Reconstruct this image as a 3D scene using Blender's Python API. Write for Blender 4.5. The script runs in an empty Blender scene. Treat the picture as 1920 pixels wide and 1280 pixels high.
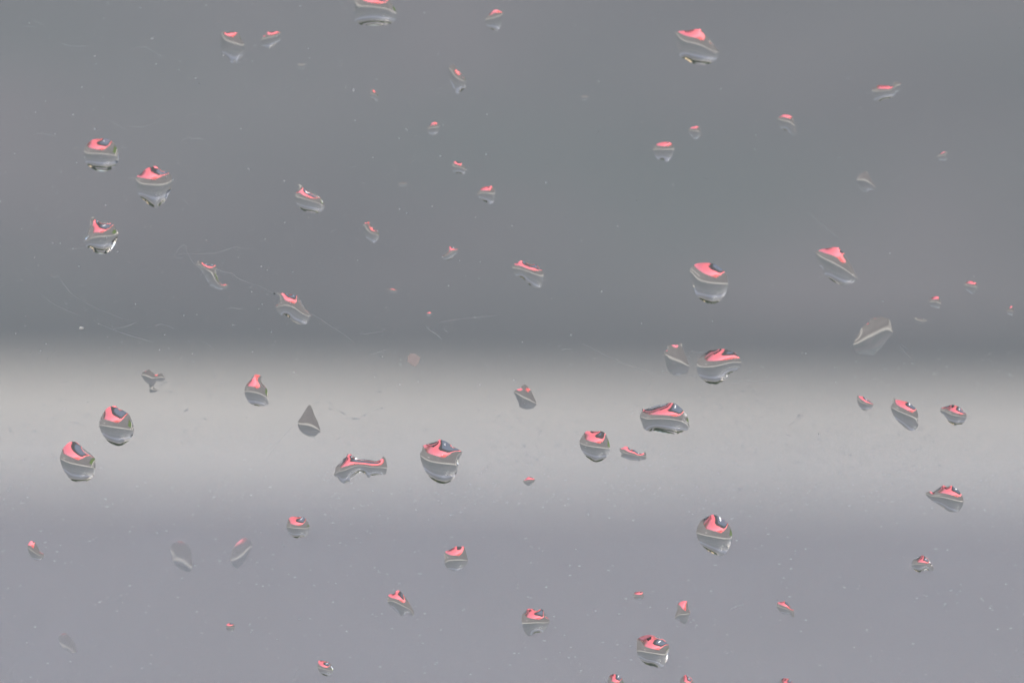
import bpy, bmesh, math, random
import numpy as np
from mathutils import Vector, Matrix
from mathutils.geometry import delaunay_2d_cdt

random.seed(7)
rng = np.random.default_rng(11)
R = math.radians
scene = bpy.context.scene
col = scene.collection

# ------------------------------------------------------------------ camera, sky, sun, exposure
PITCH = R(19.0)
HFOV = R(7.5)
DIST = 0.549                      # camera to pane along the view axis (m)
GROUND = -3.75                    # pane centre is the origin; the ground lies below it
PANE_T = 0.004
fwd = Vector((0, math.cos(PITCH), -math.sin(PITCH)))
up = Vector((0, math.sin(PITCH), math.cos(PITCH)))
cam_pos = -fwd * DIST
cd = bpy.data.cameras.new("camera")
cam = bpy.data.objects.new("camera", cd)
col.objects.link(cam)
cam.location = cam_pos
cam.rotation_euler = (math.pi / 2 - PITCH, 0, 0)
cd.sensor_width = 36
cd.lens = 18 / math.tan(HFOV / 2)
cd.clip_start = 0.02
cd.clip_end = 2000
cd.dof.use_dof = True
cd.dof.focus_distance = DIST + 0.0030
cd.dof.aperture_fstop = cd.lens / 6.0
scene.camera = cam

SUN_EL, SUN_AZ = R(50), R(-112)   # azimuth from +Y towards +X
world = bpy.data.worlds.new("World")
scene.world = world
world.use_nodes = True
wn = world.node_tree
wn.nodes.clear()
wo = wn.nodes.new("ShaderNodeOutputWorld")
wb = wn.nodes.new("ShaderNodeBackground")
ws = wn.nodes.new("ShaderNodeTexSky")
ws.sky_type = 'NISHITA'
ws.sun_disc = False
ws.sun_elevation = SUN_EL
ws.sun_rotation = SUN_AZ
ws.air_density = 1.0
ws.dust_density = 5.0
ws.ozone_density = 1.0
wb.inputs['Strength'].default_value = 0.12
wn.links.new(ws.outputs[0], wb.inputs[0])
wn.links.new(wb.outputs[0], wo.inputs[0])
sd = bpy.data.lights.new("sun", 'SUN')
sd.energy = 1.5
sd.angle = R(70)
sd.color = (1.0, 0.965, 0.92)
sun = bpy.data.objects.new("sun", sd)
col.objects.link(sun)
sdir = Vector((math.cos(SUN_EL) * math.sin(SUN_AZ), math.cos(SUN_EL) * math.cos(SUN_AZ), math.sin(SUN_EL)))
sun.rotation_euler = sdir.to_track_quat('Z', 'Y').to_euler()
vs = scene.view_settings
vs.view_transform = 'Standard'
vs.look = 'None'
vs.exposure = 1.3
vs.gamma = 1
scene.render.engine = 'CYCLES'
scene.cycles.max_bounces = 20
scene.cycles.transmission_bounces = 18
scene.cycles.transparent_max_bounces = 12
scene.cycles.glossy_bounces = 6
scene.cycles.diffuse_bounces = 4
scene.cycles.use_denoising = True

# ------------------------------------------------------------------ helpers
def tag(o, label=None, cat=None, group=None, kind=None):
    if label: o['label'] = label
    if cat: o['category'] = cat
    if group: o['group'] = group
    if kind: o['kind'] = kind
    return o

def link(name, verts, faces, mat, parent=None, smooth=False, mats=None, fmat=None):
    me = bpy.data.meshes.new(name)
    me.from_pydata([tuple(v) for v in verts], [], [tuple(f) for f in faces])
    if mats:
        for m in mats: me.materials.append(m)
        if fmat is not None: me.polygons.foreach_set('material_index', fmat)
    elif mat: me.materials.append(mat)
    if smooth: me.polygons.foreach_set('use_smooth', [True] * len(me.polygons))
    me.update()
    o = bpy.data.objects.new(name, me)
    col.objects.link(o)
    if parent: o.parent = parent
    return o

def empty(name, loc, rz=0):
    o = bpy.data.objects.new(name, None)
    o.empty_display_size = 0.2
    o.location = loc
    o.rotation_euler = (0, 0, rz)
    col.objects.link(o)
    return o

def from_bm(name, bm, mat, parent=None, smooth=False):
    me = bpy.data.meshes.new(name)
    bm.normal_update()
    bm.to_mesh(me); bm.free()
    me.materials.append(mat)
    if smooth: me.polygons.foreach_set('use_smooth', [True] * len(me.polygons))
    o = bpy.data.objects.new(name, me)
    col.objects.link(o)
    if parent: o.parent = parent
    return o

def bm_box(bm, x0, x1, y0, y1, z0, z1, bevel=0):
    r = bmesh.ops.create_cube(bm, size=1)
    for v in r['verts']:
        v.co = Vector(((x0 + x1) / 2 + v.co.x * (x1 - x0), (y0 + y1) / 2 + v.co.y * (y1 - y0), (z0 + z1) / 2 + v.co.z * (z1 - z0)))
    if bevel:
        es = list({e for v in r['verts'] for e in v.link_edges})
        bmesh.ops.bevel(bm, geom=es, offset=bevel, segments=2, affect='EDGES')

def box(name, x0, x1, y0, y1, z0, z1, mat, parent=None, bevel=0):
    bm = bmesh.new()
    bm_box(bm, x0, x1, y0, y1, z0, z1, bevel)
    return from_bm(name, bm, mat, parent)

def principled(name, base, rough=0.6, spec=0.5, metal=0, coat=0, trans=0, ior=1.5):
    m = bpy.data.materials.new(name)
    m.use_nodes = True
    p = m.node_tree.nodes['Principled BSDF']
    p.inputs['Base Color'].default_value = (*base, 1)
    p.inputs['Roughness'].default_value = rough
    p.inputs['Specular IOR Level'].default_value = spec
    p.inputs['Metallic'].default_value = metal
    p.inputs['Coat Weight'].default_value = coat
    p.inputs['Coat Roughness'].default_value = 0.04
    p.inputs['Transmission Weight'].default_value = trans
    p.inputs['IOR'].default_value = ior
    return m, m.node_tree, p

def noisy(name, c1, c2, scale, rough=0.7, spec=0.3, detail=6, lo=0.35, hi=0.65, bump=0.0, c3=None, scale3=0.5, stretch=(1, 1, 1), fac3=0.5):
    m, nt, p = principled(name, c1, rough, spec)
    tc = nt.nodes.new('ShaderNodeTexCoord')
    mp = nt.nodes.new('ShaderNodeMapping')
    mp.inputs['Scale'].default_value = stretch
    nz = nt.nodes.new('ShaderNodeTexNoise')
    nz.inputs['Scale'].default_value = scale
    nz.inputs['Detail'].default_value = detail
    cr = nt.nodes.new('ShaderNodeValToRGB')
    cr.color_ramp.elements[0].position = lo
    cr.color_ramp.elements[1].position = hi
    cr.color_ramp.elements[0].color = (*c1, 1)
    cr.color_ramp.elements[1].color = (*c2, 1)
    L = nt.links.new
    L(tc.outputs['Object'], mp.inputs[0]); L(mp.outputs[0], nz.inputs['Vector']); L(nz.outputs[0], cr.inputs[0])
    out = cr.outputs[0]
    if c3:
        n3 = nt.nodes.new('ShaderNodeTexNoise'); n3.inputs['Scale'].default_value = scale3; n3.inputs['Detail'].default_value = 3
        L(mp.outputs[0], n3.inputs['Vector'])
        r3 = nt.nodes.new('ShaderNodeMapRange'); r3.inputs[1].default_value = 0.42; r3.inputs[2].default_value = 0.62; r3.inputs[4].default_value = fac3
        L(n3.outputs[0], r3.inputs[0])
        mx = nt.nodes.new('ShaderNodeMix'); mx.data_type = 'RGBA'
        L(r3.outputs[0], mx.inputs['Factor']); L(out, mx.inputs['A']); mx.inputs['B'].default_value = (*c3, 1)
        out = mx.outputs['Result']
    L(out, p.inputs['Base Color'])
    if bump:
        b = nt.nodes.new('ShaderNodeBump'); b.inputs['Strength'].default_value = bump; b.inputs['Distance'].default_value = 0.01
        L(nz.outputs[0], b.inputs['Height']); L(b.outputs[0], p.inputs['Normal'])
    return m

# ------------------------------------------------------------------ materials
M_glass, _, _ = principled('window_glass', (0.985, 0.99, 0.988), 0.0, trans=1, ior=1.5)
M_water, _, _ = principled('rain_water', (1, 1, 1), 0.0, trans=1, ior=1.333)
M_asphalt = noisy('worn_asphalt', (0.089, 0.086, 0.082), (0.114, 0.110, 0.105), 1.1, 0.85, 0.2, c3=(0.080, 0.078, 0.076), scale3=0.35)
M_gravel = noisy('asphalt_near', (0.10, 0.094, 0.086), (0.14, 0.132, 0.12), 60, 0.85, 0.2)
M_road = noisy('wet_road', (0.060, 0.061, 0.058), (0.083, 0.080, 0.077), 1.3, 0.55, 0.45, detail=3, c3=(0.058, 0.067, 0.060), scale3=1.1, stretch=(0.9, 0.8, 1), fac3=0.8)
M_road_edge = noisy('dark_road_edge', (0.040, 0.046, 0.044), (0.052, 0.056, 0.054), 0.35, 0.6, 0.4, detail=3)
M_road_sheen = noisy('road_sky_sheen', (0.09, 0.094, 0.105), (0.12, 0.125, 0.14), 0.4, 0.5, 0.5, stretch=(0.2, 2, 1))  # sky reflected by the wet road, painted as a paler bluish colour
M_concrete = noisy('pale_concrete', (0.194, 0.190, 0.170), (0.240, 0.235, 0.210), 0.9, 0.8, 0.3, detail=4)
M_kerb = noisy('kerb_stone', (0.42, 0.39, 0.32), (0.55, 0.51, 0.43), 5, 0.8, 0.3)
M_grass = noisy('grass', (0.035, 0.07, 0.012), (0.07, 0.11, 0.025), 9, 0.8, 0.2)
M_leaf = noisy('foliage', (0.018, 0.035, 0.012), (0.05, 0.085, 0.022), 1.2, 0.7, 0.3)
M_bark = noisy('bark', (0.05, 0.04, 0.03), (0.11, 0.09, 0.07), 6, 0.9, 0.2)
M_tan = noisy('tan_render', (0.50, 0.40, 0.24), (0.58, 0.47, 0.30), 0.8, 0.8, 0.3)
M_pale = noisy('pale_render', (0.55, 0.56, 0.58), (0.66, 0.66, 0.66), 0.8, 0.8, 0.3)
M_roof = noisy('roof_tile', (0.05, 0.045, 0.045), (0.09, 0.08, 0.075), 3, 0.8, 0.3)
M_red, _, _ = principled('red_car_paint', (0.84, 0.145, 0.145), 0.25, 0.8, coat=1.0)
M_red.node_tree.nodes['Principled BSDF'].inputs['Coat IOR'].default_value = 1.9
M_tint, _, _ = principled('dark_car_glass', (0.01, 0.012, 0.016), 0.03, 0.6)
M_screen, _, _ = principled('windscreen_glass', (0.07, 0.085, 0.11), 0.08, 0.35)  # grey-blue of the reflected sky is put into the base colour
M_van, _, _ = principled('dark_grey_paint', (0.03, 0.035, 0.045), 0.3, 0.5, coat=0.8)
M_black, _, _ = principled('black_rubber', (0.012, 0.012, 0.013), 0.6, 0.4)
M_metal, _, _ = principled('wheel_metal', (0.55, 0.56, 0.58), 0.35, 0.5, metal=0.9)
M_lamp, _, _ = principled('lamp_lens', (0.75, 0.77, 0.8), 0.1, 0.6)
M_white, _, _ = principled('white_paint', (0.78, 0.78, 0.76), 0.4, 0.5, coat=0.5)
M_wall_glass, _, _ = principled('house_window_glass', (0.03, 0.04, 0.05), 0.05, 0.6)
M_dust, _, _ = principled('dust_grain', (0.62, 0.61, 0.58), 0.8, 0.2)
M_pinkdust, _, _ = principled('tan_grain', (0.55, 0.42, 0.32), 0.8, 0.2)

def translucent_mat(name, colr, opacity):
    m = bpy.data.materials.new(name); m.use_nodes = True
    nt = m.node_tree; nt.nodes.clear()
    o = nt.nodes.new('ShaderNodeOutputMaterial')
    t = nt.nodes.new('ShaderNodeBsdfTranslucent'); t.inputs[0].default_value = (*colr, 1)
    d = nt.nodes.new('ShaderNodeBsdfDiffuse'); d.inputs[0].default_value = (*colr, 1)
    a = nt.nodes.new('ShaderNodeAddShader')
    a = nt.nodes.new('ShaderNodeMixShader'); a.inputs[0].default_value = 0.3
    tr = nt.nodes.new('ShaderNodeBsdfTransparent')
    mx = nt.nodes.new('ShaderNodeMixShader'); mx.inputs[0].default_value = opacity
    L = nt.links.new
    L(t.outputs[0], a.inputs[1]); L(d.outputs[0], a.inputs[2])
    L(tr.outputs[0], mx.inputs[1]); L(a.outputs[0], mx.inputs[2]); L(mx.outputs[0], o.inputs[0])
    return m, nt, mx
M_speck, _, _ = translucent_mat('speck', (0.85, 0.85, 0.83), 0.65)
M_scratch, _, _ = translucent_mat('scratch_edge', (0.75, 0.76, 0.74), 0.45)

# ------------------------------------------------------------------ ground, road, pavement
def sheet(name, pts, z, mat, thick=0.0, parent=None):
    n = len(pts)
    v = [(x, y, z) for x, y in pts]
    f = [tuple(range(n))]
    if thick:
        v += [(x, y, z - thick) for x, y in pts]
        f += [tuple(reversed(range(n, 2 * n)))] + [(i, n + i, n + (i + 1) % n, (i + 1) % n) for i in range(n)]
    return link(name, v, f, mat, parent)

YK0, YK1 = 10.142, 10.668          # pale strip, from the camera's kerb elevation
ROT = R(-3.0)                    # street runs a little out of square with the window
def st(x, y):                    # street frame -> world
    yy = y - YK0
    return (x * math.cos(ROT) - yy * math.sin(ROT), YK0 + x * math.sin(ROT) + yy * math.cos(ROT))
def st_rect(x0, x1, y0, y1): return [st(x0, y0), st(x1, y0), st(x1, y1), st(x0, y1)]

tag(sheet('ground', [(-600, -600), (600, -600), (600, 900), (-600, 900)], GROUND, M_asphalt), kind='structure')
tag(sheet('forecourt_paving', st_rect(-60, 60, -12, YK0 - 0.004), GROUND + 0.004, M_asphalt), kind='structure')
tag(sheet('pavement', st_rect(-80, 80, YK0, YK1), GROUND + 0.02, M_concrete, 0.02), kind='structure')
tag(sheet('road', st_rect(-200, 200, YK1 + 0.004, 32), GROUND + 0.008, M_road), kind='structure')
tag(sheet('road_edge_strip', st_rect(-200, 200, YK1 + 0.004, YK1 + 0.30), GROUND + 0.012, M_road_edge), kind='structure')  # darker strip of road along the pavement
tag(sheet('far_sheen_strip', st_rect(-200, 200, 18.5, 22.5), GROUND + 0.012, M_road_sheen), kind='structure')  # strip of road with the sky reflection painted into its colour
tag(sheet('far_pavement', st_rect(-200, 200, 32.0, 34.5), GROUND + 0.12, M_concrete, 0.12), kind='structure')
tag(sheet('lawn', [(-3.6, 6.0), (-2.6, 6.4), (-2.5, 8.8), (-3.5, 9.3)], GROUND + 0.05, M_grass, 0.05), kind='structure')
for i, xk in enumerate((-3.75, -4.75)):
    tag(sheet('kerb', [(xk - 0.09, 2.0), (xk + 0.09, 2.0), (xk + 0.09, YK0 + 0.1), (xk - 0.09, YK0 + 0.1)], GROUND + 0.1, M_kerb, 0.1), kind='structure')
# painted lane lines on the road
for i, yy in enumerate((14.6, 18.3, 26.5)):
    tag(sheet('lane_line', st_rect(-120, 120, yy, yy + 0.12), GROUND + 0.016, M_concrete), kind='structure')
tag(sheet('manhole_cover', [(1.5 + 0.15 * math.cos(a), 9.2 + 0.15 * math.sin(a)) for a in np.linspace(0, 2 * math.pi, 20, endpoint=False)], GROUND + 0.012, M_concrete, 0.008),
    'small pale round cover in the asphalt right of the red car', 'manhole cover')

# ------------------------------------------------------------------ red car, facing the window, seen upside down in the drops
def prism(name, prof, x0, x1, mat, parent, taper=None, bevel=0.03, smooth=True):
    """side profile (y,z) swept across x, upper points pulled in by taper(z)"""
    bm = bmesh.new()
    L_ = []; R_ = []
    for (y, z) in prof:
        t = taper(y, z) if taper else 0
        L_.append(bm.verts.new((x0 + t, y, z))); R_.append(bm.verts.new((x1 - t, y, z)))
    n = len(prof)
    for i in range(n):
        bm.faces.new((L_[i], L_[(i + 1) % n], R_[(i + 1) % n], R_[i]))
    bm.faces.new(L_[::-1]); bm.faces.new(R_)
    bmesh.ops.recalc_face_normals(bm, faces=bm.faces)
    if bevel:
        bmesh.ops.bevel(bm, geom=[e for e in bm.edges], offset=bevel, segments=3, affect='EDGES', clamp_overlap=True)
    o = from_bm(name, bm, mat, parent, smooth)
    return o

def make_car(loc, rz, paint, label, cat='car'):
    root = empty('parked_car', loc, rz)
    tag(root, label, cat)
    # nose points to -y
    low = [(-2.0, 0.32), (-2.03, 0.62), (-1.9, 0.80), (-1.05, 0.97), (1.35, 1.0), (1.95, 0.95), (2.02, 0.6), (1.98, 0.3)]
    prism('body', low, -0.87, 0.87, paint, root, taper=lambda y, z: 0.05 if z > 0.75 else (0.03 if z < 0.4 else 0), bevel=0.07)
    cab = [(-0.98, 0.98), (0.55, 1.43), (0.86, 1.47), (1.35, 1.46), (1.76, 1.34), (1.95, 0.96)]
    prism('roof', cab, -0.79, 0.79, paint, root, taper=lambda y, z: (z - 0.96) * 0.36, bevel=0.05)
    def quad(name, pts, mat):
        n = Vector(pts[1]) - Vector(pts[0])
        nn = n.cross(Vector(pts[2]) - Vector(pts[0])).normalized()
        v = [tuple(Vector(p) + nn * 0.006) for p in pts] + [tuple(Vector(p) - nn * 0.02) for p in pts]
        k = len(pts)
        f = [tuple(range(k)), tuple(reversed(range(k, 2 * k)))] + [(i, k + i, k + (i + 1) % k, (i + 1) % k) for i in range(k)]
        return link(name, v, f, mat, root)
    def onws(u, w): # windscreen plane, w 0 base..1 top
        y = -0.98 + 1.53 * w; z = 0.98 + 0.45 * w
        return (u * (0.79 - (z - 0.96) * 0.36), y, z)
    wsq = quad('windscreen', [onws(-0.84, 0.03), onws(0.66, 0.03), onws(0.72, 0.5), onws(0.66, 0.90), onws(0.36, 1.0), onws(-0.6, 1.0), onws(-0.82, 0.9)], M_black)
    g = [Vector(onws(*q)) + Vector((0, -0.0075, 0.0075)) for q in ((-0.66, 0.14), (0.44, 0.14), (0.48, 0.5), (0.42, 0.78), (0.28, 0.84), (-0.5, 0.84), (-0.64, 0.76))]
    link('pane', g, [tuple(range(7))], M_screen, wsq)
    def side(s, y0, z0, y1, z1, y2, z2, y3, z3, name='side_window'):
        def P(y, z): return (s * (0.79 - (z - 0.96) * 0.36), y, z)
        pts = [P(y0, z0), P(y1, z1), P(y2, z2), P(y3, z3)]
        if s < 0: pts = pts[::-1]
        return quad(name, pts, M_tint)
    for s in (1, -1):
        side(s, -0.55, 1.05, 0.5, 1.05, 0.5, 1.26, 0.0, 1.24)
    quad('rear_window', [(0.62, 1.86, 1.02), (-0.62, 1.86, 1.02), (-0.58, 1.62, 1.27), (0.58, 1.62, 1.27)], M_tint)
    for s in (1, -1):
        quad('headlight', [(s * 0.80, -1.95, 0.60), (s * 0.48, -2.03, 0.60), (s * 0.48, -1.99, 0.73), (s * 0.78, -1.93, 0.76)] if s > 0 else
             [(s * 0.48, -2.03, 0.60), (s * 0.80, -1.95, 0.60), (s * 0.78, -1.93, 0.76), (s * 0.48, -1.99, 0.73)], M_lamp)
        mb = bmesh.new(); bm_box(mb, s * 0.93 - 0.1, s * 0.93 + 0.1, -0.86, -0.76, 0.98, 1.10, 0.03)
        from_bm('wing_mirror', mb, paint, root)
        for y in (-1.28, 1.32):
            b = bmesh.new()
            bmesh.ops.create_cone(b, cap_ends=True, segments=28, radius1=0.31, radius2=0.31, depth=0.2, matrix=Matrix.Translation((s * 0.80, y, 0.31)) @ Matrix.Rotation(math.pi / 2, 4, 'Y'))
            w = from_bm('wheel', b, M_black, root)
            b = bmesh.new()
            bmesh.ops.create_cone(b, cap_ends=True, segments=20, radius1=0.19, radius2=0.17, depth=0.02, matrix=Matrix.Translation((s * 0.906, y, 0.31)) @ Matrix.Rotation(math.pi / 2, 4, 'Y'))
            from_bm('hubcap', b, M_metal, w)
    quad('grille', [(0.4, -2.032, 0.5), (-0.4, -2.032, 0.5), (-0.4, -2.02, 0.62), (0.4, -2.02, 0.62)][::-1], M_black)
    wstrip = quad('white_strip', [onws(0.16, 0.3), onws(0.27, 0.3), onws(0.25, 0.62), onws(0.16, 0.62)], M_white); wstrip.location = (0, -0.008, 0.008)  # white upright strip laid on the windscreen
    return root
make_car((-0.50, 3.80, GROUND + 0.006), R(-27), M_red, 'bright red compact car parked below the window, seen upside down in the drops')

# ------------------------------------------------------------------ things beyond: block, hedge, trees, houses
def leaf_cloud(name, n, center, radii, size, mat, parent=None, seed=0, boxy=False):
    r = np.random.default_rng(seed)
    vs_, fs_ = [], []
    for i in range(n):
        if boxy: p = r.uniform(-1, 1, 3)
        else:
            p = r.normal(size=3); p /= np.linalg.norm(p); p *= r.uniform(0.45, 1.0) ** 0.5 * (1 + 0.18 * math.sin(5 * p[0] + 3 * p[2] + seed))
        c = np.array(center) + p * np.array(radii)
        a = r.normal(size=3); a /= np.linalg.norm(a); b = np.cross(a, r.normal(size=3)); b /= np.linalg.norm(b)
        s = size * r.uniform(0.6, 1.3); k = len(vs_)
        vs_ += [c - a * s, c + b * s * 0.5, c + a * s, c - b * s * 0.5]; fs_.append((k, k + 1, k + 2, k + 3))
    return link(name, vs_, fs_, mat, parent)

def block_with_cap():
    x, y = st(5.6, YK1 + 0.9)
    b = empty('gate_pillar', (x, y, GROUND))
    tag(b, 'short tan rendered pillar with flat cap beyond the pale pavement', 'pillar')
    box('shaft', -0.55, 0.55, -0.45, 0.45, 0, 0.95, M_tan, b, 0.02)
    box('cap', -0.62, 0.62, -0.52, 0.52, 0.952, 1.04, M_kerb, b, 0.015)
block_with_cap()
o = leaf_cloud('shrub', 1500, (st(7.0, YK1 + 1.2)[0], st(7.0, YK1 + 1.2)[1], GROUND + 0.55), (0.9, 0.6, 0.55), 0.08, M_grass, seed=3)
tag(o, 'low green shrub beside the tan pillar', 'shrub')
o = leaf_cloud('hedge', 9000, (-7.6, 7.0, GROUND + 0.8), (0.6, 3.6, 0.8), 0.09, M_leaf, seed=4, boxy=True)
tag(o, 'dark clipped hedge left of the pale kerbs', 'hedge')
# a white van parked along the left edge
def van(loc, rz):
    r = empty('parked_van', loc, rz)
    tag(r, 'plain dark grey van parked at the far left beside the kerb', 'van')
    prism('body', [(-2.3, 0.35), (-2.35, 0.9), (-1.5, 1.15), (-0.95, 1.95), (2.3, 2.0), (2.35, 0.35)], -0.95, 0.95, M_van, r, bevel=0.06)
    for s in (1, -1):
        for y in (-1.5, 1.5):
            b = bmesh.new(); bmesh.ops.create_cone(b, cap_ends=True, segments=20, radius1=0.34, radius2=0.34, depth=0.22, matrix=Matrix.Translation((s * 0.88, y, 0.34)) @ Matrix.Rotation(math.pi / 2, 4, 'Y'))
            from_bm('wheel', b, M_black, r)
    link('windscreen', [(-0.78, -1.50, 1.22), (0.78, -1.50, 1.22), (0.72, -1.03, 1.87), (-0.72, -1.03, 1.87)], [(0, 1, 2, 3)], M_tint, r)
van((-8.5, 17.0, GROUND + 0.02), R(88))

def tree(x, y, h, rad, seed, label):
    root = empty('tree', (x, y, GROUND))
    tag(root, label, 'tree', 'trees beyond the road')
    r = random.Random(seed)
    bm = bmesh.new()
    bmesh.ops.create_cone(bm, cap_ends=True, segments=10, radius1=0.28, radius2=0.10, depth=h * 0.6, matrix=Matrix.Translation((0, 0, h * 0.3)))
    for k in range(7):
        a = r.uniform(0, 6.28); t = r.uniform(0.5, 0.9); ln = rad * r.uniform(0.6, 0.9)
        bmesh.ops.create_cone(bm, cap_ends=True, segments=6, radius1=0.09, radius2=0.03, depth=ln,
            matrix=Matrix.Translation((math.cos(a) * ln * 0.35, math.sin(a) * ln * 0.35, h * 0.6 * t + ln * 0.35)) @ Matrix.Rotation(a, 4, 'Z') @ Matrix.Rotation(0.8, 4, 'Y'))
    from_bm('trunk', bm, M_bark, root)
    leaf_cloud('crown', 5000, (0, 0, h - rad * 0.9), (rad, rad, rad * 0.95), 0.22, M_leaf, root, seed=seed)
tree(*st(-19, 38), 7.0, 3.0, 21, 'leftmost dark round tree beyond the road')
tree(*st(-9.5, 39), 5.6, 2.4, 22, 'low dark tree beyond the road, left of the tan house')
tree(*st(2.5, 38), 6.2, 2.4, 23, 'dark tree standing in front of the tan house')
tree(*st(26, 39), 8.0, 3.4, 24, 'tallest dark tree beyond the road, right of the tan house')
o = leaf_cloud('hedge', 9000, (st(0, 36)[0], st(0, 36)[1], GROUND + 0.8), (45, 0.6, 0.8), 0.3, M_leaf, seed=9, boxy=True)
tag(o, 'long dark hedge along the far side of the road', 'hedge')

def house(cx, cy, w, d, h, mat, label):
    x, y = st(cx, cy)
    r = empty('house', (x, y, GROUND), ROT)
    tag(r, label, 'house')
    box('wall', -w / 2, w / 2, 0, d, 0, h, mat, r)
    v = [(-w / 2 - .4, -.4, h), (w / 2 + .4, -.4, h), (w / 2 + .4, d + .4, h), (-w / 2 - .4, d + .4, h), (-w / 2 - .4, d / 2, h + 2.2), (w / 2 + .4, d / 2, h + 2.2)]
    link('roof', v, [(0, 1, 5, 4), (2, 3, 4, 5), (0, 4, 3), (1, 2, 5), (0, 3, 2, 1)], M_roof, r)
    n = int(w // 3)
    for k in range(n):
        for zz in (1.0, 3.8):
            if zz + 1.3 > h: continue
            xx = -w / 2 + (k + 0.5) * w / n
            fr = box('window', xx - 0.6, xx + 0.6, -0.05, 0.02, zz, zz + 1.3, M_white, r)
            box('pane', xx - 0.52, xx + 0.52, -0.06, -0.045, zz + 0.08, zz + 1.22, M_wall_glass, fr)
house(14, 46, 16, 9, 5.8, M_tan, 'tan two-storey house with dark roof across the road')
house(-34, 48, 14, 9, 5.6, M_pale, 'pale grey house with dark roof across the road')

# ------------------------------------------------------------------ window pane
pane = box('window_pane', -0.5, 0.5, -PANE_T, 0, -0.35, 0.35, M_glass)
tag(pane, kind='structure')

def unproject(u, v):
    """photo pixel (1920x1280) -> point (x, z) on the outer face of the pane, refraction in the glass included"""
    tx = (u - 960) / 960 * math.tan(HFOV / 2)
    ty = (640 - v) / 960 * math.tan(HFOV / 2)
    d = fwd + Vector((1, 0, 0)) * tx + up * ty
    t = (-PANE_T - cam_pos.y) / d.y
    p = cam_pos + d * t
    d = d.normalized()
    s = Vector((d.x, 0, d.z)) / 1.5
    dy = math.sqrt(1 - s.length_squared)
    q = p + Vector((s.x / dy, 0, s.z / dy)) * PANE_T
    return (q.x, q.z)
PX = 2 * DIST * math.tan(HFOV / 2) / 1920     # metres per photo pixel on the pane

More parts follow.
